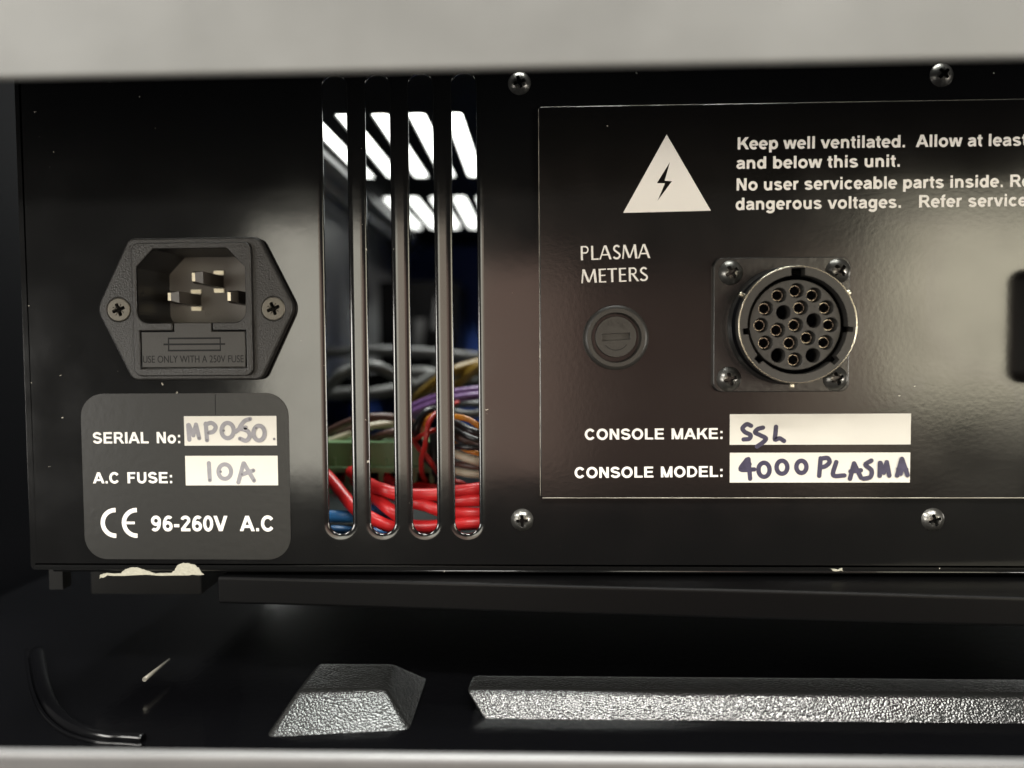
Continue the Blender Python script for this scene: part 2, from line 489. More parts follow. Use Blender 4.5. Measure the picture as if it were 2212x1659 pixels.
def lettering(mb, text, a, b, cap, m, font=SANS, y=-2e-5, space=1.0):
    """text from world point a to b along its baseline, cap height in metres"""
    w0 = sum(font[c][0] * (space if c == ' ' else 1) for c in text) - 130
    dx = (b - a); sx = dx.length / w0; sz = cap / 716; ux = dx.normalized(); uz = Vector((-ux.z, 0, ux.x))
    pos = -65
    for ch in text:
        adv, prims = font[ch]
        for li, pr in enumerate(prims):
            if pr[0] == 'p': vs, fs = [Vector(p) for p in pr[1]], [tuple(range(len(pr[1])))]
            else: vs, fs = ribbon(pr[1], pr[2])
            out = [a + ux * ((v.x + pos) * sx) + uz * (v.y * sz) for v in vs]
            mb.add([(p.x, y - li * 4e-6, p.z) for p in out], fs, m)
        pos += adv * (space if ch == ' ' else 1)


def pen(mb, k, strokes, wd, m, y, dots=None):
    """felt-pen strokes given in crop pixels, with round ends; wd in crop pixels"""
    lay = 0
    for st in strokes:
        pts = [W(*k(px, py)) for px, py in (catmull2(st) if len(st) > 2 else st)]
        p2 = [Vector((p.x, p.z)) for p in pts]
        s = (W(*k(100, 0)) - W(*k(0, 0))).length / 100
        vs, fs = ribbon([tuple(p) for p in p2], wd * s)
        yy = y - lay * 4e-6; lay += 1
        mb.add([(v.x, yy, v.y) for v in vs], fs, m)
        for e in (p2[0], p2[-1]):
            lay += 1
            mb.add([(x, y - lay * 4e-6, z) for x, z in circle(e.x, e.y, wd * s / 2, 16)], [tuple(range(16))], m)
    for dx, dy in dots or ():
        p = W(*k(dx, dy)); lay += 1
        s = (W(*k(100, 0)) - W(*k(0, 0))).length / 100
        mb.add([(x, y - lay * 4e-6, z) for x, z in circle(p.x, p.z, wd * s * .3, 12)], [tuple(range(12))], M['ink_dot'])


def catmull2(st):
    return [(v.x, v.y) for v in catmull([(x, y, 0) for x, y in st], 6)]


def font_mesh(text, centre, width, height, y, thick, rot=0.0):
    cu = bpy.data.curves.new('words', 'FONT'); cu.body = text; cu.align_x = 'CENTER'; cu.align_y = 'CENTER'
    cu.extrude = .01
    ob = bpy.data.objects.new('words', cu); COL.objects.link(ob)
    dg = bpy.context.evaluated_depsgraph_get(); dg.update()
    me = bpy.data.meshes.new_from_object(ob.evaluated_get(dg))
    bpy.data.objects.remove(ob); bpy.data.curves.remove(cu)
    xs = [v.co.x for v in me.vertices]; ys = [v.co.y for v in me.vertices]
    sx = width / (max(xs) - min(xs)); sy = height / (max(ys) - min(ys))
    cx, cy = (max(xs) + min(xs)) / 2, (max(ys) + min(ys)) / 2
    c, s = math.cos(rot), math.sin(rot)
    for v in me.vertices:
        x, z = (v.co.x - cx) * sx, (v.co.y - cy) * sy
        v.co = (centre.x + x * c - z * s, y - (v.co.z / .01 * .5 + .5) * thick, centre.z + x * s + z * c)
    me.materials.clear()
    return me


# ------------------------------------------------------------------ screws
def screw(name, parent, c, r, y, m, dome=.45, rot=0.0, flat=False, cross=.52, tilt=(0, 0)):
    """cross-head screw seen from the front: c centre, y depth of the seat, r head radius"""
    nr, na = 30, 72
    vs = [(c.x, 0, c.z)]; fs = []
    h0 = r * dome

    def hgt(rr, th):
        q = rr / r
        if flat: h = h0 * (1 - max(0, (q - .9) / .1) ** 2 * .5)
        else: h = h0 * (1 - q ** 2.6)
        # recess: four tapering wings, plus the faint star marks of a pozi head
        a = (th - rot) % (math.pi / 2); a = min(a, math.pi / 2 - a)
        lx, ly = rr * math.cos(a) / r, rr * math.sin(a) / r
        wing = .15 - .06 * lx
        depth = 0
        if lx < cross and ly < wing or q < .2:
            depth = r * (.75 - .45 * q)
        a2 = (th - rot - math.pi / 4) % (math.pi / 2); a2 = min(a2, math.pi / 2 - a2)
        if depth == 0 and q < cross * .92 and rr * math.sin(a2) / r < .028: depth = r * .07
        return h - depth
    for i in range(1, nr + 1):
        rr = r * i / nr
        for j in range(na):
            th = 2 * math.pi * j / na
            x, z = rr * math.cos(th), rr * math.sin(th)
            vs.append((c.x + x, y - hgt(rr, th) + tilt[0] * x + tilt[1] * z, c.z + z))
    vs[0] = (c.x, y - hgt(0, 0), c.z)
    for j in range(na):
        fs.append((0, 1 + j, 1 + (j + 1) % na))
    for i in range(nr - 1):
        for j in range(na):
            l = (j + 1) % na; a = 1 + i * na; b = a + na
            fs.append((a + j, b + j, b + l, a + l))
    a = 1 + (nr - 1) * na; b = len(vs)          # rim down to the seat
    vs += [(v[0], y + r * .02, v[2]) for v in vs[a:a + na]]
    for j in range(na):
        l = (j + 1) % na; fs.append((a + j, b + j, b + l, a + l))
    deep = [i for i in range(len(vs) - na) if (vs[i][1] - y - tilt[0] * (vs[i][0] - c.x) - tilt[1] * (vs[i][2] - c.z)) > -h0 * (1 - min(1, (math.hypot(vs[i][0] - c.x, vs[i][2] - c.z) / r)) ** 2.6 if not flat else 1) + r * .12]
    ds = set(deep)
    mb = MB(); mb.add(vs, [f for f in fs if not sum(k in ds for k in f) >= 2], m, True)
    mb.add(vs, [f for f in fs if sum(k in ds for k in f) >= 2], M['gap_shade'], True)  # deep recess faces coloured black for the shade inside them
    o = mb.build(name, parent, loc=(c.x, y, c.z))
    o.data.set_sharp_from_angle(angle=R(38))
    return o


# ================================================================== SETTING
ZB = -0.0900                                   # top of the moulded tray
mb = MB(); box(mb, -1.0, 1.0, -.5, .9, -.150, -.140, M['dark'])
o = mb.build('shelf'); tag(o, 'dark shelf board under the black moulded tray', 'shelf', kind='structure')

mb = MB(); box(mb, -1.0, 1.0, .40, .42, -.140, -.058, M['dark'])  # added out of view to keep light from behind off the tray floor
o = mb.build('light_baffle'); tag(o, 'added black board blocking light behind the tray', 'board', kind='structure')
mb = MB(); box(mb, -.222, -.210, .03, .40, -.140, .30, M['dark'])
o = mb.build('cabinet_side'); tag(o, 'black cabinet side left of the rack unit', 'cabinet side', kind='structure')
mb = MB(); box(mb, -1.7, 1.3, 1.25, 1.27, -.02, .85, M['lamp'])
o = mb.build('light_panel'); tag(o, 'bright white light panel glowing through the lid vents', 'light panel')

# ================================================================== THE RACK UNIT
unit = tag(empty('rack_unit', (0, 0, -.0565)), 'black rack unit rear panel with vent slots, power inlet and round socket', 'rack unit')
T = .0016
zt = .0740
pb = W(1300, 1234).z
xl = W(64, 1150).x
# vent slots
k_s = []
for (xa, xb, xc, xd) in ((105, 262, 160, 322), (388, 547, 440, 598), (670, 828, 716, 872), (950, 1113, 988, 1147)):
    p = [W(*k3(xa, 340)), W(*k3(xb, 340)), W(*k4(xd, 1380)), W(*k4(xc, 1380))]
    x0 = (p[0].x + p[3].x) / 2; x1 = (p[1].x + p[2].x) / 2
    k_s.append(((x0 + x1) / 2, (x1 - x0)))
wslot = sum(b for a, b in k_s) / 4
pitch = (k_s[3][0] - k_s[0][0]) / 3
ztop = (W(*k3(180, 106)).z + W(*k3(1030, 93)).z) / 2
zbot = (W(*k4(245, 1450)).z + W(*k4(1070, 1448)).z) / 2
slots = []
for i in range(4):
    c = k_s[0][0] + pitch * i
    slots.append(rrect(c - wslot / 2, zbot, c + wslot / 2, ztop, wslot / 2 * .995, 10))
# inlet opening in the panel
op = wp(k1, [(520, 450), (665, 285), (1300, 285), (1468, 440), (1475, 845), (1475, 925), (640, 935), (535, 850)][:4], -.0037) \
    + wp(k1, [(1476, 926), (536, 936)], -.0037)
ccx = [p.x for p in op]
inx0 = W(*k1(524, 650), -.0037).x; inx1 = W(*k1(1471, 650), -.0037).x
inz1 = W(*k1(980, 285), -.0037).z; inz0 = W(*k1(980, 930), -.0037).z
ch = (W(*k1(665, 285), -.0037).x - inx0)
chz = ch * 1.05
inlet_open = rpoly([(inx0, inz0), (inx1, inz0), (inx1, inz1 - chz), (inx1 - ch, inz1), (inx0 + ch, inz1), (inx0, inz1 - chz)],
                   [.0030, .0030, .0007, .0007, .0007, .0007])
dc = .0010
inlet_hole = rrect(inx0 - .001, W(*k1(0, 1310)).z, inx1 + .001, inz1 + .001, .001)
pnl = rpoly([(xl, pb), (.30, pb), (.30, zt), (xl, zt)], [.0012, .001, .001, .001])
ROLL_W = .0017
me = plate_mesh([pnl] + slots + [inlet_hole], 0, .0040, ROLL_W, 10)
for v in me.vertices:                        # the punch leaves softly rolled edges: flatten the round to a shallow ellipse
    yy = v.co.y
    if v.co.x < xl + ROLL_W + 1e-5 and yy <= ROLL_W: v.co.y = 0; continue
    v.co.y = yy * .30 if yy <= ROLL_W else ROLL_W * .30 + (yy - ROLL_W) * (T - ROLL_W * .30) / (.0040 - ROLL_W)
me.materials.append(M['panel'])
link('front_panel', me, unit)
# folded lower edge catching light
mb = MB(); tube(mb, [(xl + .006, .0006, pb - .0001), (.30, .0006, pb - .0001)], .00055, M['panel'], smooth=False)
mb.build('folded_edge', unit)
# lid with two rows of vents
lid_z = .0728


def lid_d(y): return D * ((lid_z / U) / (755.5 - y) - 1)


vents = []
for y0, y1, in ((249, 389), (428, 496)):
    d0, d1 = lid_d(y0), lid_d(y1)
    for k in range(-9, 14):
        xx = -.03975 + .01135 * k
        vents.append(rrect(xx, d0, xx + .0060, d1, .0018, 4))
cut = plate_mesh([[(xl + .002, T), (.296, T), (.296, .345), (xl + .002, .345)]] + vents, 0, .0010)
cut.transform(Matrix(((1, 0, 0, 0), (0, 0, 1, 0), (0, 1, 0, lid_z), (0, 0, 0, 1))))
cut.materials.append(M['inside']); link('lid', cut, unit)
mb = MB(); box(mb, xl + .002, xl + .003, T, .345, pb + .001, lid_z, M['inside']); mb.build('side_wall', unit)
mb = MB(); box(mb, .295, .296, T, .345, pb + .001, lid_z, M['inside']); mb.build('side_wall', unit)
mb = MB(); box(mb, xl + .002, .296, .345, .347, pb + .001, lid_z, M['blue']); mb.build('rear_wall', unit)
mb = MB(); box(mb, xl + .004, .294, T, .345, pb + .0005, pb + .0016, M['pcb']); mb.build('base', unit)
# inner bracket seen through the two slots nearest the inlet
bx = -.0905
mb = MB()
box(mb, bx - .001, bx, .060, .315, -.012, lid_z - .002, M['greymetal'])
box(mb, bx, bx + .016, .060, .315, lid_z - .004, lid_z - .002, M['greymetal'])
tube(mb, [(bx + .010, .060, lid_z - .009), (bx + .010, .315, lid_z - .009)], .0016, M['greymetal'], smooth=False)
for dd in (.085, .14, .22):
    lathe(mb, Vector((bx + .0065, dd, lid_z - .0045)), [(0, dd - .003), (.002, dd - .002), (.003, dd), (.002, dd + .002), (0, dd + .003)], M['greymetal'], 16)
mb.build('inner_bracket', unit)
# dark module with pale marks behind the second slot
mb = MB(); box(mb, -.115, -.046, .245, .315, -.03, .040, M['inside'])
for (a, b, c, e) in ((-.060, -.054, .012, .030), (-.072, -.066, -.004, .018), (-.060, -.052, -.014, .002)):
    mb.add([(a, .2448, c), (b, .2448, c), (b + .002, .2448, e), (a + .002, .2448, e)], [(0, 1, 2, 3)], M['greyw'])
mb.build('power_module', unit)
# bare patches where the paint is chipped off the lower edge


def patch(k, pts, y):
    ps = [W(*k(*p)) for p in pts]
    out = []
    for i, p in enumerate(ps):
        q = ps[(i + 1) % len(ps)]
        for t in range(4):
            v = p.lerp(q, t / 4); j = .00016 if t else .00005
            out.append((v.x + random.uniform(-j, j), v.z + random.uniform(-j, j)))
    plate('bare_patch', [out], y, .0003, M['chip'], unit)


patch(k2, [(385, 1605), (398, 1572), (440, 1562), (560, 1562), (590, 1530), (640, 1516), (700, 1520), (770, 1545), (830, 1566),
           (950, 1562), (985, 1540), (1005, 1500), (1050, 1480), (1095, 1482), (1150, 1502), (1180, 1535), (1215, 1572), (1100, 1577), (640, 1578), (450, 1580)], -.00018)
patch(k7, [(1545, 952), (1590, 958), (1612, 948), (1614, 966), (1560, 963)], -.00018)

# ---- serial sticker
sk = rect_of(wp(k2, [(235, 138), (1882, 138), (1903, 1452), (275, 1452)]))
x0, z0, x1, z1 = sk
st = MB(); me = plate_mesh([rrect(x0, z0, x1, z1, .0061, 10)], -.00016, .00014, .00003, 1); st.add_mesh(me, M['sticker'])
Y1 = -.00018


def line(mb, k, text, xa, ya, xb, yb, cap, font=SANS, y=Y1, m='print', space=1.0):
    s = (W(*k(100, 0)) - W(*k(0, 0))).length / 100
    lettering(mb, text, W(*k(xa, ya)), W(*k(xb, yb)), cap * s, M[m], font, y, space)


line(st, k2, 'SERIAL No:', 340, 535, 1032, 532, 88, space=1.5)
line(st, k2, 'A.C FUSE:', 347, 850, 968, 848, 86, space=1.5)
line(st, k2, '96-260V A.C', 805, 1228, 1768, 1228, 120, space=2.2)
s2 = (W(*k2(100, 0)) - W(*k2(0, 0))).length / 100
for cx in (515, 683):
    vs, fs = ribbon(E(0, 0, 101, 101, 88, 272, 28), 34)
    c = W(*k2(cx, 1163)); st.add([(c.x + v.x * s2, Y1, c.z + v.y * s2) for v in vs], fs, M['print'])
c = W(*k2(625, 1163)); st.add([(c.x + a * s2, Y1 - 4e-6, c.z + b * s2) for a, b in ((-50, -10), (43, -10), (43, 10), (-50, 10))], [(0, 1, 2, 3)], M['print'])
p0, p1 = W(*k2(1301, 145)), W(*k2(1303, 316))
st.add([(p0.x, Y1, p0.z), (p0.x + .0002, Y1, p0.z), (p1.x + .0002, Y1, p1.z), (p1.x, Y1, p1.z)], [(0, 1, 2, 3)], M['gap_shade'])
sticker = st.build('serial_sticker', unit)


def field(parent, k, q, y):
    mb = MB(); x0, z0, x1, z1 = rect_of([W(*k(*p)) for p in q])
    mb.add([(x0, y, z0), (x1, y, z0), (x1, y, z1), (x0, y, z1)], [(0, 1, 2, 3)], M['paper'])
    return mb


H = field(sticker, k2, [(1056, 318), (1786, 317), (1794, 551), (1062, 551)], Y1)
pen(H, k2, [[(1090, 390), (1100, 505)], [(1096, 388), (1132, 470)], [(1132, 465), (1152, 388)], [(1152, 385), (1178, 492)],
            [(1230, 378), (1240, 508)], [(1228, 385), (1275, 372), (1308, 402), (1290, 440), (1250, 450)],
            E(1403, 432, 48, 60, 200, -165, 20), [(1580, 340), (1540, 355), (1510, 390), (1498, 412)], [(1468, 440), (1500, 418), (1545, 408)],
            [(1500, 415), (1560, 435), (1578, 475), (1550, 512), (1502, 496)], E(1652, 452, 44, 58, 120, -235, 20)], 33, M['ink_grey'], Y1 - 1e-5,
    [(1178, 490), (1240, 508), (1250, 450), (1372, 432), (1578, 342), (1502, 496), (1630, 412), (1772, 498)])
H.build('writing_field', sticker)
H = field(sticker, k2, [(1064, 632), (1797, 632), (1803, 866), (1073, 866)], Y1)
pen(H, k2, [[(1254, 690), (1262, 825)], E(1380, 757, 50, 57, 190, -165, 20), [(1488, 842), (1528, 692)], [(1532, 692), (1612, 828)],
            [(1518, 780), (1606, 748)]], 33, M['ink_grey'], Y1 - 1e-5, [(1262, 822), (1348, 757), (1612, 826), (1606, 748), (1516, 778)])
H.build('writing_field', sticker)

# ---- connector plate
PT = .0013
cp = rect_of([W(1164, 232), W(2212, 218), W(2212, 1074), W(1165, 1075)])
x0, z0, x1, z1 = cp
pl = MB(); me = plate_mesh([rrect(x0, z0, .29, z1, .0008)], -PT, PT - .0002, .00042, 3); pl.add_mesh(me, M['plate'])
YP = -PT - .00002


def lineP(k, text, xa, ya, xb, yb, cap, font=SANS, space=1.0):
    line(pl, k, text, xa, ya, xb, yb, cap, font, YP, 'print', space)


lineP(k6, 'Keep well ventilated.  Allow at least', 915, 222, 2207, 205, 54)
lineP(k6, 'and below this unit.', 912, 309, 1641, 299, 54)
lineP(k6, 'No user serviceable parts inside. Re', 910, 406, 2224, 389, 54)
lineP(k6, 'dangerous voltages.   Refer service', 908, 493, 2207, 475, 54, space=1.1)
lineP(k6, 'PLASMA', 212, 718, 520, 708, 63, ROMAN)
lineP(k6, 'METERS', 218, 821, 512, 810, 62, ROMAN)
lineP(k7, 'CONSOLE MAKE:', 212, 248, 957, 243, 59, space=1.3)
lineP(k7, 'CONSOLE MODEL:', 157, 455, 957, 448, 59, space=1.3)
tri = wp(k6, [(597, 155), (795, 496), (402, 506)]); pl.add([(p.x, YP, p.z) for p in tri], [(0, 2, 1)], M['print'])
bo = wp(k6, [(612, 278), (622, 364), (586, 361), (552, 373), (591, 372), (556, 452)])
bo = wp(k6, [(612, 278), (553, 373), (590, 373), (556, 452), (621, 364), (588, 362)])
pl.add([(p.x, YP - 8e-6, p.z) for p in bo], [(0, 1, 2, 5), (2, 3, 4, 5)], M['plate'])
# pale uneven strips along the plate's edges
for (xa, za, xb, zb_, rr) in ((x0 + .0006, z0 + .00012, .289, z0 + .00012, .00017), (x0 + .0006, z1 - .0001, .289, z1 - .0001, .00007), (x0 + .0001, z0 + .0006, x0 + .0001, z1 - .0006, .00007)):
    P_ = [Vector((xa + (xb - xa) * i / 60, -PT + .00016 + random.uniform(-.00004, .00006), za + (zb_ - za) * i / 60)) for i in range(61)]
    tube(pl, P_, rr, M['pale_edge'], 8, smooth=False)
cplate = pl.build('connector_plate', unit)
H = field(cplate, k7, [(993, 112), (1972, 103), (1972, 270), (993, 278)], YP)
pen(H, k7, [[(1108, 172), (1085, 164), (1062, 185), (1075, 206), (1105, 222), (1098, 242), (1068, 246)],
            [(1172, 182), (1145, 190), (1130, 208), (1155, 222), (1188, 240), (1172, 262), (1140, 284)],
            [(1243, 178), (1240, 215), (1238, 246), (1262, 240), (1286, 254)]], 24, M['ink'], YP - 1e-5)
H.build('writing_field', cplate)
H = field(cplate, k7, [(993, 322), (1968, 312), (1968, 474), (993, 484)], YP)
pen(H, k7, [[(1085, 355), (1052, 408), (1125, 408)], [(1094, 352), (1103, 458)], [(1068, 392), (1100, 380)], E(1178, 410, 30, 38, 90, -270, 18), E(1275, 396, 29, 35, 90, -270, 18),
            E(1380, 394, 27, 33, 90, -270, 18), [(1484, 348), (1476, 442)], [(1484, 350), (1520, 346), (1532, 368), (1510, 390), (1486, 396)],
            [(1568, 368), (1552, 438), (1612, 440)], [(1642, 458), (1664, 375)], [(1664, 375), (1702, 452)], [(1645, 418), (1700, 412)],
            [(1757, 360), (1726, 382), (1758, 412), (1752, 448), (1716, 458)],
            [(1802, 442), (1804, 372)], [(1806, 372), (1824, 425)], [(1824, 425), (1840, 368)], [(1840, 368), (1854, 440)],
            [(1896, 440), (1920, 352)], [(1922, 350), (1952, 438)], [(1902, 405), (1945, 408)], [(1918, 365), (1915, 430)]], 24, M['ink'], YP - 1e-5)
H.build('writing_field', cplate)

# ---- panel screws
for (px, py, rot) in ((1122, 180, .3), (2034, 162, .75), (1128, 1123, .05), (2015, 1122, .35)):
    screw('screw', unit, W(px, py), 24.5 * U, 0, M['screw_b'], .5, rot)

# ---- power inlet
inlet = empty('power_inlet', W(432, 668)); inlet.parent = unit; inlet.location = W(432, 668) - origin_of(unit)
FL = .0026; BF = .0037                           # flange and body heights
fl_pts = xz(wp(k1, [(455, 215), (1600, 197)], 0))
tl, tr = W(*k1(485, 203)), W(*k1(1605, 195)); bl, br = W(*k1(530, 1432)), W(*k1(1615, 1426))
lt, rt = W(*k1(225, 812)), W(*k1(1930, 800))
zt_ = (tl.z + tr.z) / 2; zb_ = (bl.z + br.z) / 2; zm = (lt.z + rt.z) / 2
mmx = (W(255, 668).x + W(592, 668).x) / 2; hw = (rt.x - lt.x) / 2; tw = .0340 / 2 * .86 * ((tr.x - tl.x) / .0292) / 1.0
tw = (tr.x - tl.x) / 2
mx_ = (lt.x + rt.x) / 2
fo = rpoly([(mx_ - tw, zb_), (mx_ + tw, zb_), (mx_ + hw, zm), (mx_ + tw, zt_), (mx_ - tw, zt_), (mx_ - hw, zm)],
           [.0026, .0026, .0050, .0026, .0026, .0050], 8)
sc_l, sc_r = W(*k1(372, 817), -FL), W(*k1(1718, 808), -FL)
plate('flange', [fo, inlet_hole, circle(sc_l.x, sc_l.z, .0028, 32), circle(sc_r.x, sc_r.z, .0028, 32)], -FL, FL + .0002 - .0002, M['plastic'], inlet, bevel=.00055, res=2)
b_ = rect_of(wp(k1, [(478, 232), (1520, 225), (1535, 1392), (500, 1400)], -BF))
drw = rect_of(wp(k1, [(552, 1000), (1478, 996), (1484, 1328), (562, 1330)], -BF))
tabx0, tabx1 = W(*k1(838, 970), -BF).x, W(*k1(1186, 970), -BF).x
dh = [(drw[0], drw[1]), (drw[2], drw[1]), (drw[2], drw[3]), (tabx1, drw[3]), (tabx1, inz0 - .0003), (tabx0, inz0 - .0003), (tabx0, drw[3]), (drw[0], drw[3])]
mouth = inlet_open[:7] + [(tabx0, inz0), (tabx0, drw[3]), (drw[0], drw[3]), (drw[0], drw[1]), (drw[2], drw[1]), (drw[2], drw[3]), (tabx1, drw[3]), (tabx1, inz0)] + inlet_open[7:]
plate('body', [rrect(b_[0], b_[1], b_[2], b_[3], .0020), mouth], -BF, BF - FL, M['plastic'], inlet, bevel=.0003, res=2)
g = .00030
dr = [(drw[0] + g, drw[1] + g), (drw[2] - g, drw[1] + g), (drw[2] - g, drw[3] - g), (tabx1 - g, drw[3] - g), (tabx1 - g, inz0 - .00005), (tabx0 + g, inz0 - .00005), (tabx0 + g, drw[3] - g), (drw[0] + g, drw[3] - g)]
dm = MB(); dm.add_mesh(plate_mesh([dr], -BF + .0002, .004, .00015, 1), M['plastic_s'])
yd = -BF + .0002


def bar(mb, k, x0, y0, x1, y1, m, h=.00016):
    a = W(*k(x0, y0), -BF); b = W(*k(x1, y1), -BF)
    box(mb, min(a.x, b.x), max(a.x, b.x), yd - h, yd + .0004, min(a.z, b.z), max(a.z, b.z), m)


for q in ((795, 1060, 1258, 1072), (795, 1166, 1258, 1178), (795, 1072, 808, 1166), (1246, 1072, 1258, 1166)):
    bar(dm, k1, *q, M['gap_shade'], .00003)  # symbol lines coloured black for the shade of the raised edges
bar(dm, k1, 757, 1112, 1295, 1124, M['gap_shade'], .00002)
dm.add_mesh(font_mesh('USE ONLY WITH A 250V FUSE', W(*k1(1016, 1247), -BF), (W(*k1(1458, 0), -BF) - W(*k1(572, 0), -BF)).length, 62 * .0000294 , yd, .00004), M['gap_shade'])  # embossed words darkened in colour as relief shade
dm.build('fuse_drawer', inlet)
# recess: walls and back
DEP = .0143
rc = MB(); n = len(inlet_open)
vs = [(x, -BF + .0003, z) for x, z in inlet_open] + [(x, DEP, z) for x, z in inlet_open]
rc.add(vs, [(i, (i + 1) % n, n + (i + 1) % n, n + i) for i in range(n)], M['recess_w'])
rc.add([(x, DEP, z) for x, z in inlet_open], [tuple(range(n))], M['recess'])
pc = W(*k1(1265, 900), DEP)
rc.add_mesh(font_mesh('10A 250V', W(*k1(1245, 850), DEP), .0078, .0012, DEP, .0001), M['recess'])
rc.build('recess', inlet)
for (tx, ty, w_, h_) in ((1052, 532, .0020, .0032), (842, 704, .0020, .0030), (1362, 702, .0020, .0032)):
    a = W(*k1(tx, ty), -.0002)
    xa, xb, za, zb2 = a.x - w_ / 2 - .0004, a.x + w_ / 2, a.z - h_ / 2, a.z + h_ / 2
    p = MB(); ce = .0005; y0_, y1_ = -.0002, DEP
    # blade with a chamfered nose; brass nose face, shade painted on chamfer and sides
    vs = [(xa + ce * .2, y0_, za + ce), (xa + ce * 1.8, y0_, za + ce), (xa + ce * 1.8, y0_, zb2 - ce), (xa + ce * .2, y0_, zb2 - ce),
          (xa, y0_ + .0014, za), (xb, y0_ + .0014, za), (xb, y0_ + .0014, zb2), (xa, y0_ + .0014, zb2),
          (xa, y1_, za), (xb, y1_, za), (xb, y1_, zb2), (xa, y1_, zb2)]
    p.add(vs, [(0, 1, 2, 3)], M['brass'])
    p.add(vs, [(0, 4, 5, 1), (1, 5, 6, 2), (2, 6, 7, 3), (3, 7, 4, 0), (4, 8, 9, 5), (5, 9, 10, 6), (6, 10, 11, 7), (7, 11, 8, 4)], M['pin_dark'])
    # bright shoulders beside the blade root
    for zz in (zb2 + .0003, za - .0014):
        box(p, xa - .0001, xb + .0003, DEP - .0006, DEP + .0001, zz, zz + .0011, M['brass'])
    p.build('pin', inlet)
for c in (sc_l, sc_r):
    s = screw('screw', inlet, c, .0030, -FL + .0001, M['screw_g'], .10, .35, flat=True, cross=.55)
    mb = MB(); lathe(mb, c, [(.0030, -FL - .0001), (.0034, -FL - .00002), (.0034, -FL + .0004)], M['gap_shade'], 48)

# ---- fuse holder
fc = W(*kf(1075, 850), -.0038)
fh = empty('fuse_holder', fc); fh.parent = unit; fh.location = Vector((fc.x, 0, fc.z)) - origin_of(unit)
uf = (W(*kf(100, 0), -.0038) - W(*kf(0, 0), -.0038)).length / 100
mb = MB(); ro, ri = 595 * uf, 458 * uf
lathe(mb, fc, [(ro + .0002, -PT), (ro + .0002, -.0030)], M['plastic_s'])
lathe(mb, fc, [(ro + .0002, -.0030), (ro - .0002, -.0036), (ro - .0007, -.0038)], M['plastic_s'])
lathe(mb, fc, [(ro - .0007, -.0038), (ri + .0002, -.0038)], M['fuse'])
lathe(mb, fc, [(ri + .0002, -.0038), (ri, -.0036), (ri, -.0005)], M['plastic_s'])
mb.build('ring', fh)
mb = MB(); cc = W(*kf(1068, 835), -.0030); rc_ = 386 * uf
slot_o = [(-262 * uf, -62 * uf), (262 * uf, -62 * uf), (262 * uf, 62 * uf), (-262 * uf, 62 * uf)]
ca, sa = math.cos(.05), math.sin(.05)
slot_w = [(cc.x + x * ca - z * sa, cc.z + x * sa + z * ca) for x, z in slot_o]
mb.add_mesh(plate_mesh([circle(cc.x, cc.z, rc_), slot_w], -.0030, .0025, .00015, 2), M['fuse'])
mb.add([(x, -.0018, z) for x, z in circle(cc.x, cc.z, rc_ * .95)], [tuple(range(48))], M['fuse'])
for ch_, ax, az, rt_ in (('F', -185, 190, .45), ('U', -95, 262, .2), ('S', 40, 275, -.12), ('E', 160, 215, -.45)):
    mb.add_mesh(font_mesh(ch_, cc + Vector((ax * uf, 0, az * uf)), 82 * uf, 115 * uf, -.0030, .00014, rt_), M['fuse'])
vs, fs = ribbon(E(0, 0, 250, 250, -142, -35, 20), 13)
mb.add([(cc.x + v.x * uf, -.0030 - .00001, cc.z + v.y * uf) for v in vs], fs, M['gap_shade'])
mb.build('cap', fh)
mb = MB(); lathe(mb, fc, [(ri, -.0012), (0, -.0012)], M['gap_shade']); mb.build('gap_shade_disc', fh)

# ---- round connector
SD = -.0117
ccn = W(*k5(1045, 850), SD)
u5 = (W(*k5(100, 0), SD) - W(*k5(0, 0), SD)).length / 100
u5p = (W(*k5(100, 0), -PT) - W(*k5(0, 0), -PT)).length / 100
rcn = empty('round_connector', (ccn.x, -PT, ccn.z)); rcn.parent = unit; rcn.location = Vector((ccn.x, -PT, ccn.z)) - origin_of(unit)
FT = .0016
q = rect_of(wp(k5, [(258, 225), (1540, 215), (1520, 1470), (262, 1482)], -PT - FT))
rso = 552 * u5; rsi = 468 * u5
plate('flange', [rrect(q[0], q[1], q[2], q[3], .0022), circle(ccn.x, ccn.z, rsi, 48)], -PT - FT, FT, M['cflange'], rcn, bevel=.0002, res=2)
mb = MB()
lathe(mb, ccn, [(rso + .0006, -PT - FT), (rso + .0006, -PT - FT - .0020), (rso, -PT - FT - .0026), (rso, SD + .0006)], M['shell'], 96)
lathe(mb, ccn, [(rso, SD + .0006), (rso + .00003, SD + .00008), (rso - .00004, SD - .00002), (rso - .00016, SD)], M['gold'], 96)
# front ring with key notches (flat plate with a notched bore)
notch = []
keys = [(90, 68, 92), (-5.5, 26, 70), (187, 30, 62), (222, 40, 58), (-44, 40, 62)]   # angle, half width, depth in crop px
N_ = 360
bore = []
for i in range(N_):
    a = 360 * i / N_
    rr = 468
    for ka, kw, kd in keys:
        da = abs((a - ka + 180) % 360 - 180)
        if math.sin(R(min(da, 90))) * 500 < kw and da < 40: rr = 468 + kd * .75
    bore.append((ccn.x + rr * u5 * math.cos(R(a)), ccn.z + rr * u5 * math.sin(R(a))))
mb.add_mesh(plate_mesh([circle(ccn.x, ccn.z, rso - .0002, 96), bore], SD, .0030), M['conn'])
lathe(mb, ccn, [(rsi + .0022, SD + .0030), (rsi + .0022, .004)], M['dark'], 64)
mb.build('shell', rcn)
mb = MB()
ID = SD + .0015
ic = W(*k5(1028, 848), ID); ic.x = ccn.x - .0001; ic.z = ccn.z
ui = (W(*k5(100, 0), ID) - W(*k5(0, 0), ID)).length / 100
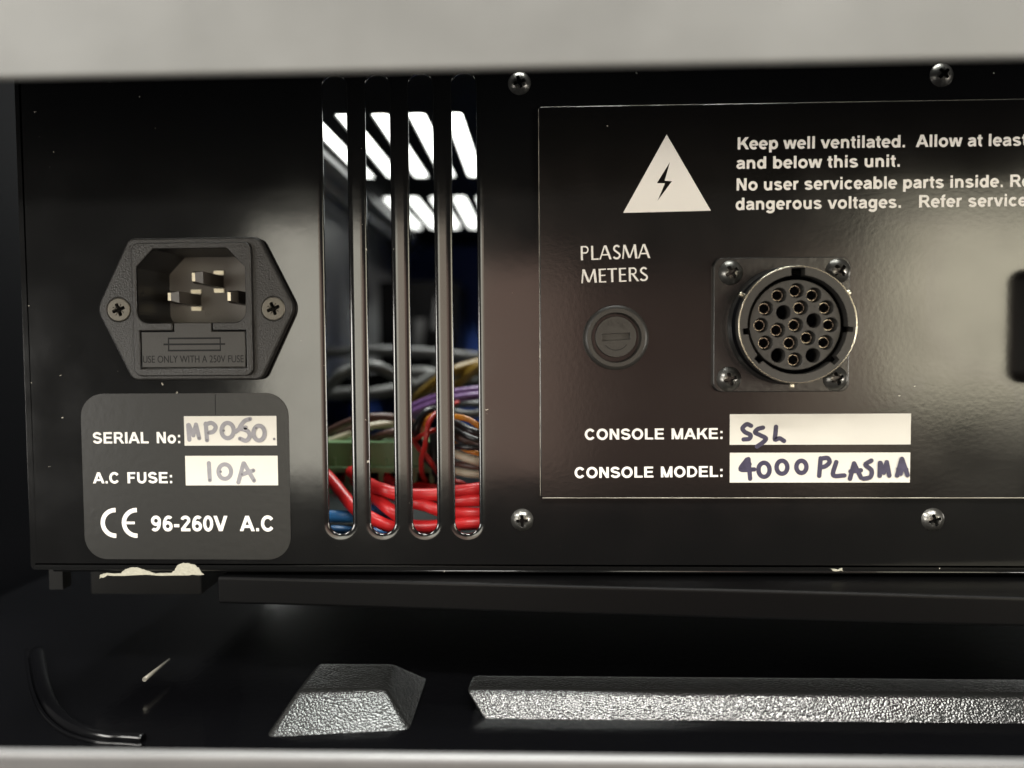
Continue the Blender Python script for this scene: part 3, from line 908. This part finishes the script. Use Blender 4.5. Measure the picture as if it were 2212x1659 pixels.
HO = [(1037, 530), (873, 573), (1197, 572), (748, 697), (912, 735), (1075, 690), (1313, 690), (703, 855), (862, 900), (1028, 852), (1195, 810), (1352, 850),
      (745, 1020), (982, 1020), (1145, 972), (1307, 1015), (863, 1136), (1187, 1136), (1022, 1178)]
EMPTY = (4, 10, 16, 17)
hc = [W(*k5(x, y), ID) for x, y in HO]
mb.add_mesh(plate_mesh([circle(ic.x, ic.z, 424 * ui, 72)] + [circle(h.x, h.z, 68 * ui, 28) for h in hc], ID, .0045, .00012, 1), M['conn'])
for nch, x, y in (('A', 945, 470), ('B', 1110, 575), ('C', 985, 640), ('D', 815, 775), ('E', 935, 820), ('F', 1215, 690), ('G', 1110, 880), ('H', 1265, 910), ('J', 888, 1030),
                  ('K', 765, 1140), ('L', 1085, 1060), ('M', 1213, 1045), ('N', 940, 1220), ('P', 1120, 1220), ('R', 655, 700), ('S', 780, 550)):
    mb.add_mesh(font_mesh(nch, W(*k5(x, y), ID), 26 * ui, 36 * ui, ID, .00006), M['conn'])
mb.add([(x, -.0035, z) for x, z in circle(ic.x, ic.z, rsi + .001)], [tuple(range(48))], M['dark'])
mb.build('insert', rcn)
for i, h in enumerate(hc):
    if i in EMPTY: continue
    p = MB(); yf = ID + .0019; ro_, ri_ = 51 * ui, 46 * ui
    lathe(p, h, [(ro_, yf + .003), (ro_, yf)], M['pin_dark'], 24)
    for s in range(6):                                   # six-leaf split collar
        a0 = s * 60 + 35; seg = E(0, 0, ro_, ro_, a0, a0 + 50, 6); sei = E(0, 0, ri_, ri_, a0, a0 + 50, 6)
        vs = [(h.x + x, yf - .0002, h.z + z) for x, z in seg] + [(h.x + x, yf - .0002, h.z + z) for x, z in sei] \
            + [(h.x + x, yf + .002, h.z + z) for x, z in seg] + [(h.x + x, yf + .002, h.z + z) for x, z in sei]
        p.add(vs, [(j, j + 1, 7 + j + 1, 7 + j) for j in range(6)] + [(j, 14 + j, 15 + j, j + 1) for j in range(6)] + [(7 + j, 8 + j, 22 + j, 21 + j) for j in range(6)], M['gold'])
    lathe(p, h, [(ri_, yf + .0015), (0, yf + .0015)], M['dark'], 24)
    p.build('contact', rcn)
for ang in (150, 31, 268):
    a = Vector((math.cos(R(ang)), 0, math.sin(R(ang))))
    c = Vector((ccn.x, SD + .0022, ccn.z)); p = MB()
    P0 = c + a * (rso - .0004); P1 = c + a * (rso + .0011); P2 = c + a * (rso + .0013)
    tube(p, [P0, P1, P2], lambda t: .00062 if t < .95 else .00050, M['brass'], smooth=False)
    p.build('bayonet_pin', rcn)
for x, y, rot in ((425, 360, .55), (1432, 345, .75), (412, 1357, .3), (1407, 1352, .35)):
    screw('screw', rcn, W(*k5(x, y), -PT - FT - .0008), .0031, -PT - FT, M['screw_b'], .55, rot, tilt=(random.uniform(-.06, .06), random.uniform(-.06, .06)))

# ---- multiway connector at the right edge
sd = -.013
a = W(2200, 562, sd); b = W(2194, 836, sd); a.x = W(2232, 700, -.001).x
mc = MB(); zc = (a.z + b.z) / 2; hh = abs(a.z - b.z) / 2
mc.add_mesh(plate_mesh([rrect(a.x, zc - hh, a.x + .030, zc + hh, .0036, 8)], sd, .0119, .0006, 2), M['plastic_s'])
a2 = W(2188, 600, -.006)
mcon = mc.build('multiway_connector', unit)
mb = MB(); box(mb, a.x + .0035, a.x + .0040, sd - .0006, sd, zc - hh * .9, zc + hh * .9, M['greymetal']); mb.build('metal_edge', mcon)
mb = MB(); c = Vector((a.x + .006, sd, zc))
lathe(mb, c, [(.0011, sd), (.0011, sd - .002), (.0009, sd - .0024), (0, sd - .0024)], M['brass'], 6, False); mb.build('jack_post', mcon)
# ---- feet under the chassis
mb = MB(); p = W(300, 1240, .03); p1 = W(445, 1240, .03)
box(mb, p.x - .010, p1.x + .002, .022, .050, pb - .0135, pb + .001, M['rubber']); mb.build('foot', unit)
mb = MB(); p = W(130, 1240, .012); box(mb, p.x - .0019, p.x + .0019, .010, .014, pb - .0085, pb + .001, M['rubber']); mb.build('stud', unit)

# ================================================================== WIRES AND TERMINALS INSIDE


def cable(name, pts, r, m, label, cat='cable', group=None, n=12):
    mb = MB(); P = [W(*k4(x, y), d) for x, y, d in pts]
    tube(mb, P, r, M[m], n)
    return tag(mb.build(name, None, P[len(P) // 2]), label, cat, group)


UC = U / 1.6588 / 1.82278
G1, G2, G3, G4 = 'thick red cables behind the vent slots', 'brown wires over the green terminal block', 'thin wires bunched behind the right-hand slots', 'pale cables deep inside the unit'
cable('red_cable', [(20, 960, .028), (150, 1070, .020), (250, 1190, .014), (330, 1285, .010), (440, 1345, .009), (520, 1385, .009), (600, 1415, .010), (690, 1480, .016)],
      .00175, 'red', 'thick red cable slanting across the blue cable in the leftmost vent slot', 'cable', G1)
cable('red_cable', [(300, 1040, .026), (440, 1130, .017), (520, 1160, .013), (600, 1185, .012), (720, 1192, .012), (870, 1190, .012), (985, 1172, .012), (1150, 1150, .012), (1300, 1120, .02)],
      .0018, 'red', 'uppermost of the thick red cables crossing the three right-hand slots', 'cable', G1)
cable('red_cable', [(330, 1100, .027), (440, 1190, .018), (520, 1260, .012), (600, 1320, .010), (690, 1390, .012), (800, 1400, .011), (880, 1395, .010), (985, 1385, .009), (1150, 1375, .009), (1300, 1370, .012)],
      .0018, 'red', 'lowest red cable, dipping steeply through the second slot to the slot bottoms', 'cable', G1)
cable('red_cable', [(560, 1190, .022), (640, 1215, .016), (720, 1245, .012), (800, 1265, .011), (875, 1292, .010), (985, 1310, .010), (1150, 1316, .010), (1300, 1330, .014)],
      .00165, 'red', 'shiny red cable running downhill across the middle of the third slot', 'cable', G1)
cable('red_cable', [(800, 1180, .024), (900, 1215, .017), (985, 1232, .012), (1150, 1228, .011), (1300, 1240, .016)],
      .0017, 'red', 'second red cable from the top in the rightmost slot', 'cable', G1)
cable('blue_cable', [(40, 1330, .016), (160, 1330, .013), (320, 1330, .014), (440, 1290, .018), (560, 1330, .020), (700, 1400, .022)],
      .0017, 'bluew', 'light blue cable lying at the bottom of the leftmost slot')
cable('blue_cable', [(40, 1440, .018), (200, 1430, .018), (340, 1440, .020), (560, 1450, .024)],
      .0017, 'bluew', 'dark blue cable in shadow at the very bottom of the leftmost slot')
cable('red_cable', [(210, 1180, .05), (240, 1110, .042), (300, 1070, .036), (380, 1080, .04)], .0018, 'red', 'dim dark red cable curving below the green block in the first slot', 'cable', G1)
cable('red_cable', [(470, 1130, .046), (520, 1070, .036), (570, 1110, .034), (700, 1130, .034), (880, 1160, .03)], .0017, 'red', 'dim dark red cable plugged into the front of the green block', 'cable', G1)
# green terminal block
tb = MB(); a = W(*k4(60, 850), .034); b = W(*k4(835, 1115), .034)
box(tb, a.x, b.x, .034, .050, W(*k4(400, 1012), .034).z, a.z, M['green'])
zl, zz = W(*k4(400, 1012), .032).z, b.z
box(tb, a.x - .001, b.x, .0315, .050, W(*k4(400, 1048), .0315).z, zl, M['green'])
npole = 7; wpole = (b.x - a.x) / npole
for i in range(npole + 1):
    x = a.x + wpole * i
    box(tb, x - .0007, x + .0007, .0325, .050, zz, W(*k4(400, 1048), .0315).z, M['green'])
    if i < npole: box(tb, x + .0007, x + .0016, .0330, .0341, zl, zl + .0028, M['green'])
box(tb, a.x, b.x, .033, .050, zz - .003, zz, M['green'])
box(tb, a.x, b.x, .046, .050, zz, W(*k4(400, 1048), .0315).z, M['dark'])
tag(tb.build('terminal_block', None, ((a.x + b.x) / 2, .034, zz)), 'green screw terminal block with open wire ports above the red cables', 'terminal block')
cable('brown_wire', [(60, 840, .050), (150, 785, .046), (300, 715, .042), (430, 685, .040), (600, 690, .042), (720, 730, .05)], .0013, 'brown', 'upper brown wire arching over the green block', 'wire', G2)
cable('brown_wire', [(330, 900, .046), (440, 830, .040), (590, 780, .038), (700, 770, .046)], .0013, 'brown', 'lower brown wire between pale wire and green block in the second slot', 'wire', G2)
cable('brown_wire', [(60, 860, .052), (180, 810, .050), (320, 760, .047), (450, 712, .045), (600, 705, .048)], .0012, 'brown', 'dark brown wire tucked under the upper brown wire', 'wire', G2)
cable('cream_wire', [(80, 890, .044), (180, 840, .041), (310, 790, .041), (430, 745, .043), (600, 722, .045)], .00115, 'cream', 'cream wire arching between brown wires over the green block', 'wire', G2)
cable('cream_wire', [(430, 880, .05), (540, 835, .045), (640, 800, .046)], .0010, 'cream', 'dull cream wire lying on top of the green block', 'wire', G2)
# thin wires bunched at the right
cable('thin_red_wire', [(1000, 590, .040), (880, 645, .028), (815, 710, .023), (795, 800, .021), (785, 880, .022), (762, 960, .025), (768, 1060, .029), (800, 1110, .034)],
      .00078, 'red_thin', 'thin red wire looping down in front of the green block', 'wire', G3)
cable('thin_red_wire', [(690, 800, .034), (740, 880, .028), (800, 945, .026), (840, 1000, .027), (900, 1080, .034), (1010, 1110, .032), (1060, 1140, .034)],
      .00075, 'red_thin', 'thin red wire crossing behind the looping red wire', 'wire', G3)
cable('thin_red_wire', [(720, 830, .030), (790, 790, .026), (880, 755, .030), (960, 720, .04)], .0007, 'red_thin', 'short thin red wire rising to the right beside the black loop', 'wire', G3)
cable('orange_wire', [(760, 790, .036), (790, 720, .030), (850, 670, .030), (985, 680, .022), (1070, 700, .019), (1150, 752, .018), (1250, 830, .024)],
      .00082, 'orange', 'bright orange wire arching across the top of the rightmost slot bundle', 'wire', G3)
cable('orange_wire', [(960, 850, .030), (1050, 895, .024), (1150, 925, .022), (1260, 950, .026)], .0008, 'orange', 'lower orange wire peeking above the cream wires', 'wire', G3)
cable('black_wire', [(1000, 700, .044), (880, 645, .036), (800, 650, .032), (745, 720, .030), (725, 790, .030), (760, 870, .033)], .0013, 'black', 'thick black wire looping at the top of the third slot bundle', 'wire', G3)
cable('black_wire', [(850, 780, .036), (845, 900, .033), (850, 1010, .033), (855, 1130, .036)], .0016, 'black', 'thick black wire hanging straight down beside the green block', 'wire', G3)
cable('black_wire', [(700, 800, .036), (760, 850, .031), (790, 960, .029), (870, 1025, .030), (960, 1050, .036)], .0008, 'black', 'thin black wire crossing under the looping red wire', 'wire', G3)
cable('black_wire', [(940, 700, .034), (1000, 730, .026), (1080, 770, .022), (1160, 800, .022), (1260, 850, .027)], .00115, 'black', 'glossy black wire below the arching orange wire', 'wire', G3)
cable('black_wire', [(940, 740, .036), (1010, 785, .028), (1090, 820, .025), (1160, 845, .025), (1260, 880, .03)], .0009, 'black', 'thinner black wire below the glossy black wire', 'wire', G3)
cable('black_wire', [(930, 870, .028), (1000, 876, .023), (1080, 884, .021), (1160, 884, .021), (1260, 890, .026)], .00085, 'black', 'black wire running level above the cream wires', 'wire', G3)
cable('brown_wire', [(930, 760, .036), (1000, 810, .031), (1070, 850, .029), (1150, 900, .030)], .0012, 'brown', 'brown wire slanting down behind the black wires in the rightmost slot', 'wire', G3)
cable('cream_wire', [(930, 900, .030), (1000, 930, .026), (1080, 960, .024), (1160, 980, .024), (1280, 1010, .03)], .00125, 'cream', 'upper of two cream wires in the rightmost slot', 'wire', G3)
cable('brown_wire', [(930, 980, .032), (1000, 990, .027), (1080, 1005, .025), (1160, 1015, .025), (1280, 1040, .03)], .0009, 'brown', 'brown wire sandwiched between the two cream wires', 'wire', G3)
cable('cream_wire', [(930, 1030, .032), (1000, 1040, .027), (1080, 1055, .025), (1160, 1062, .025), (1280, 1080, .03)], .0012, 'cream', 'lower of two cream wires in the rightmost slot', 'wire', G3)
# purple run, yellow, pale cables
for i, (dy, dd, wd) in enumerate(((0, 0, 'upper'), (38, -.002, 'lower'))):
    cable('purple_wire', [(640, 690 + dy, .060), (720, 615 + dy, .055 + dd), (870, 555 + dy, .052 + dd), (985, 525 + dy, .050 + dd), (1150, 505 + dy, .050 + dd), (1300, 500 + dy, .055)],
          .0014, 'purple', wd + ' purple wire of the pair rising behind the right-hand slots', 'wire', 'pair of purple wires')
cable('yellow_wire', [(720, 590, .080), (760, 540, .075), (870, 450, .07), (985, 380, .07), (1150, 330, .075)], .0019, 'yellow', 'thick mustard wire rising steeply to the upper right', 'wire', 'mustard wires')
cable('yellow_wire', [(860, 560, .078), (985, 480, .072), (1080, 400, .07), (1160, 345, .07), (1260, 280, .075)], .0017, 'yellow', 'lower mustard wire crossing the rightmost slot', 'wire', 'mustard wires')
cable('grey_cable', [(40, 285, .135), (140, 268, .13), (300, 252, .125), (430, 247, .12), (700, 255, .12), (860, 265, .12), (1000, 280, .12), (1140, 292, .12), (1300, 310, .13)],
      .0021, 'greyw', 'long grey cable running level across all four slots', 'cable', G4)
cable('pale_cable', [(100, 540, .10), (170, 470, .095), (230, 410, .09), (300, 375, .09), (420, 350, .09), (500, 365, .09), (600, 420, .095), (700, 470, .10)], .0021, 'pale', 'pale cable looping up in the leftmost slot', 'cable', G4)
cable('pale_cable', [(100, 540, .11), (300, 525, .105), (430, 530, .10), (560, 510, .10), (700, 490, .10), (790, 450, .10), (900, 395, .10), (1150, 385, .10)], .0024, 'pale', 'pale cable sagging under the loop and rising right', 'cable', G4)
cable('pale_cable', [(640, 400, .115), (780, 395, .11), (900, 420, .11), (1150, 450, .11)], .0026, 'pale', 'pale cable lying level behind the mustard wires', 'cable', G4)
cable('pale_cable', [(900, 650, .060), (1000, 600, .056), (1150, 600, .056), (1280, 620, .06)], .0012, 'pale', 'pale grey wire below the purple pair', 'cable', G4)
cable('pale_cable', [(930, 640, .050), (1000, 655, .046), (1080, 665, .046), (1180, 650, .046)], .0013, 'pale', 'grey sleeved wire right above the orange wire', 'cable', G4)

# ================================================================== GREY SLAB ABOVE, RAIL BELOW, TRAY
sl = -.0585
a = W(-60, 172, sl); b = W(2280, 124, sl); ang = math.atan2(b.z - a.z, b.x - a.x)
mb = MB()
L_ = .42; n = 9
prof = [(.0022, .20), (0, .20)] + [(.0011 - .0011 * math.cos(t), -.0011 * math.sin(t) + .0011) for t in [R(180 * i / 10) for i in range(11)]]
vs = []; fs = []
for e, xx in enumerate((-L_ / 2, L_ / 2)):
    for (yy, z) in prof: vs.append((xx, yy, z))
n = len(prof)
for i in range(n): fs.append((i, (i + 1) % n, n + (i + 1) % n, n + i))
fs += [tuple(range(n))[::-1], tuple(range(n, 2 * n))]
mid = (a + b) / 2
rot = Matrix.Rotation(-ang, 4, 'Y')
vs = [rot @ Vector(v) + Vector((mid.x, sl - .0, mid.z)) for v in vs]
mb.add(vs, fs[:n - 1] + fs[n:], M['slab'], [False] + [True] * (n - 2) + [False] * 2)
mb.add(vs, fs[n - 1:n], M['dark'])  # unseen back face blackened to stop light bouncing onto the panel
o = mb.build('metal_flap', None, (mid.x, sl, mid.z)); o.data.set_sharp_from_angle(angle=R(40))
tag(o, 'scuffed grey metal flap hanging above the black panel', 'metal flap')

sl = -.058
a = W(-60, 1612, sl + .002); b = W(2280, 1641, sl + .002)
mb = MB(); zr = (a.z + b.z) / 2; r = .0012
prof = [(sl, zr - .060)] + [(sl + r - r * math.cos(t), zr - r + r * math.sin(t)) for t in [R(90 * i / 6) for i in range(7)]] + [(sl + .002, zr), (sl + .002, zr - .060)]
vs = [(xx, y, z) for xx in (-.22, .24) for y, z in prof]; n = len(prof)
fs = [(i, (i + 1) % n, n + (i + 1) % n, n + i) for i in range(n)] + [tuple(range(n))[::-1], tuple(range(n, 2 * n))]
mb.add(vs, fs, M['lip'], [True] * n + [False] * 2)
o = mb.build('metal_rail', None, (0, sl, zr - .05)); o.data.set_sharp_from_angle(angle=R(40))
tag(o, 'grey metal rail along the front below the black tray', 'metal rail')

# black box under the chassis, turned a little
a = W(470, 1303, .042); b = W(2212, 1354, .042); 
zbx = -.0660
pa = WZ(470, 1304, zbx); pb2 = WZ(2212, 1355, zbx)
dirv = (pb2 - pa); dirv.z = 0; dirv.normalize(); nrm = Vector((-dirv.y, dirv.x, 0))
P = [pa, pa + dirv * .40, pa + dirv * .40 + nrm * .2, pa + nrm * .2]
top = pb - .0015
mb = MB(); vs = [(p.x, p.y, zbx) for p in P] + [(p.x, p.y, top) for p in P]
mb.add(vs, [(3, 2, 1, 0), (4, 5, 6, 7), (0, 1, 5, 4), (1, 2, 6, 5), (2, 3, 7, 6), (3, 0, 4, 7)], M['box'])
o = mb.build('black_box', None, (P[0] + P[2]) / 2)
bv = o.modifiers.new('edge', 'BEVEL'); bv.width = .0007; bv.segments = 3
tag(o, 'plain black metal box wedged under the rack unit', 'box')

# moulded tray
tray = tag(empty('moulded_tray', (0, 0, -.140)), 'glossy black moulded plastic tray with pebbled raised pads below the rack unit', 'tray')
mb = MB(); mb.add_mesh(plate_mesh([[(-.20, -.034), (.26, -.034), (.26, .30), (-.20, .30)]], 0, .05, .0015, 2), M['tray'])
for i, v in enumerate(mb.v): mb.v[i] = (v[0], v[2], ZB - v[1])
mb.f = [f[::-1] for f in mb.f]
mb.build('base', tray)


def pad(front, zt_p, back_y, name):
    """front = photo points of the sloping face (tl, tr, br, bl); foot on the base, top at zt_p"""
    tl, tr = WZ(*front[0], zt_p), WZ(*front[1], zt_p)
    br, bl = WZ(*front[2], ZB), WZ(*front[3], ZB)
    t2l = Vector((tl.x + .001, back_y, zt_p)); t2r = Vector((tr.x - .001, back_y, zt_p))
    b2l = Vector((bl.x, back_y + .006, ZB)); b2r = Vector((br.x, back_y + .006, ZB))
    vs = [tl, tr, br, bl, t2l, t2r, b2l, b2r]
    bm = bmesh.new(); V = [bm.verts.new(v) for v in vs]
    F_ = [bm.faces.new([V[i] for i in f]) for f in ((3, 2, 1, 0), (0, 1, 5, 4), (4, 5, 7, 6), (1, 2, 7, 5), (3, 0, 4, 6), (2, 3, 6, 7))]
    bmesh.ops.bevel(bm, geom=[e for e in bm.edges if any(abs(v.co.z - zt_p) < 1e-6 for v in e.verts)], offset=.0016, segments=5, profile=.55, affect='EDGES', material=-1)
    me = bpy.data.meshes.new(name); bm.normal_update(); bm.to_mesh(me); bm.free()
    for p in me.polygons: p.use_smooth = True
    me.materials.append(M['trayrough'])
    o = link(name, me, tray); o.data.set_sharp_from_angle(angle=R(55))
    return o


pad([(640, 1493), (834, 1490), (884, 1576), (574, 1592)], -.0836, .004, 'raised_pad')
pad([(1003, 1490), (2600, 1504), (2600, 1566), (1040, 1552)], -.0848, .000, 'raised_ridge')
# curved rim of a round recess at the left
outer = [(66, 1400), (70, 1440), (80, 1490), (105, 1540), (150, 1578), (215, 1598), (270, 1602), (316, 1606)]
inner = [(94, 1421), (100, 1455), (113, 1500), (132, 1535), (170, 1566), (225, 1583), (270, 1585), (303, 1587)]
mb = MB()
mid_ = [((a[0] + b[0]) / 2, (a[1] + b[1]) / 2) for a, b in zip(outer, inner)]
tube(mb, [WZ(x, y, ZB + .0007) for x, y in mid_], lambda t: .0020 - .0008 * t, M['tray'], 24)
tube(mb, [WZ(x - 9, y + 5, ZB + .0002) for x, y in outer], .0005, M['tray'])
mb.build('curved_rim', tray)
mb = MB(); p0, p1 = WZ(312, 1468, ZB + .004), WZ(366, 1424, ZB + .004)
mb.add_mesh(plate_mesh([circle(0, 0, .001, 8)], 0, .001), M['tray']); mb = MB()
tube(mb, [p0, p0.lerp(p1, .5), p1], lambda t: .0006 * (1 - .6 * t), M['pale_edge'], smooth=False); mb.build('rib_glint', tray)  # glint painted as a pale colour
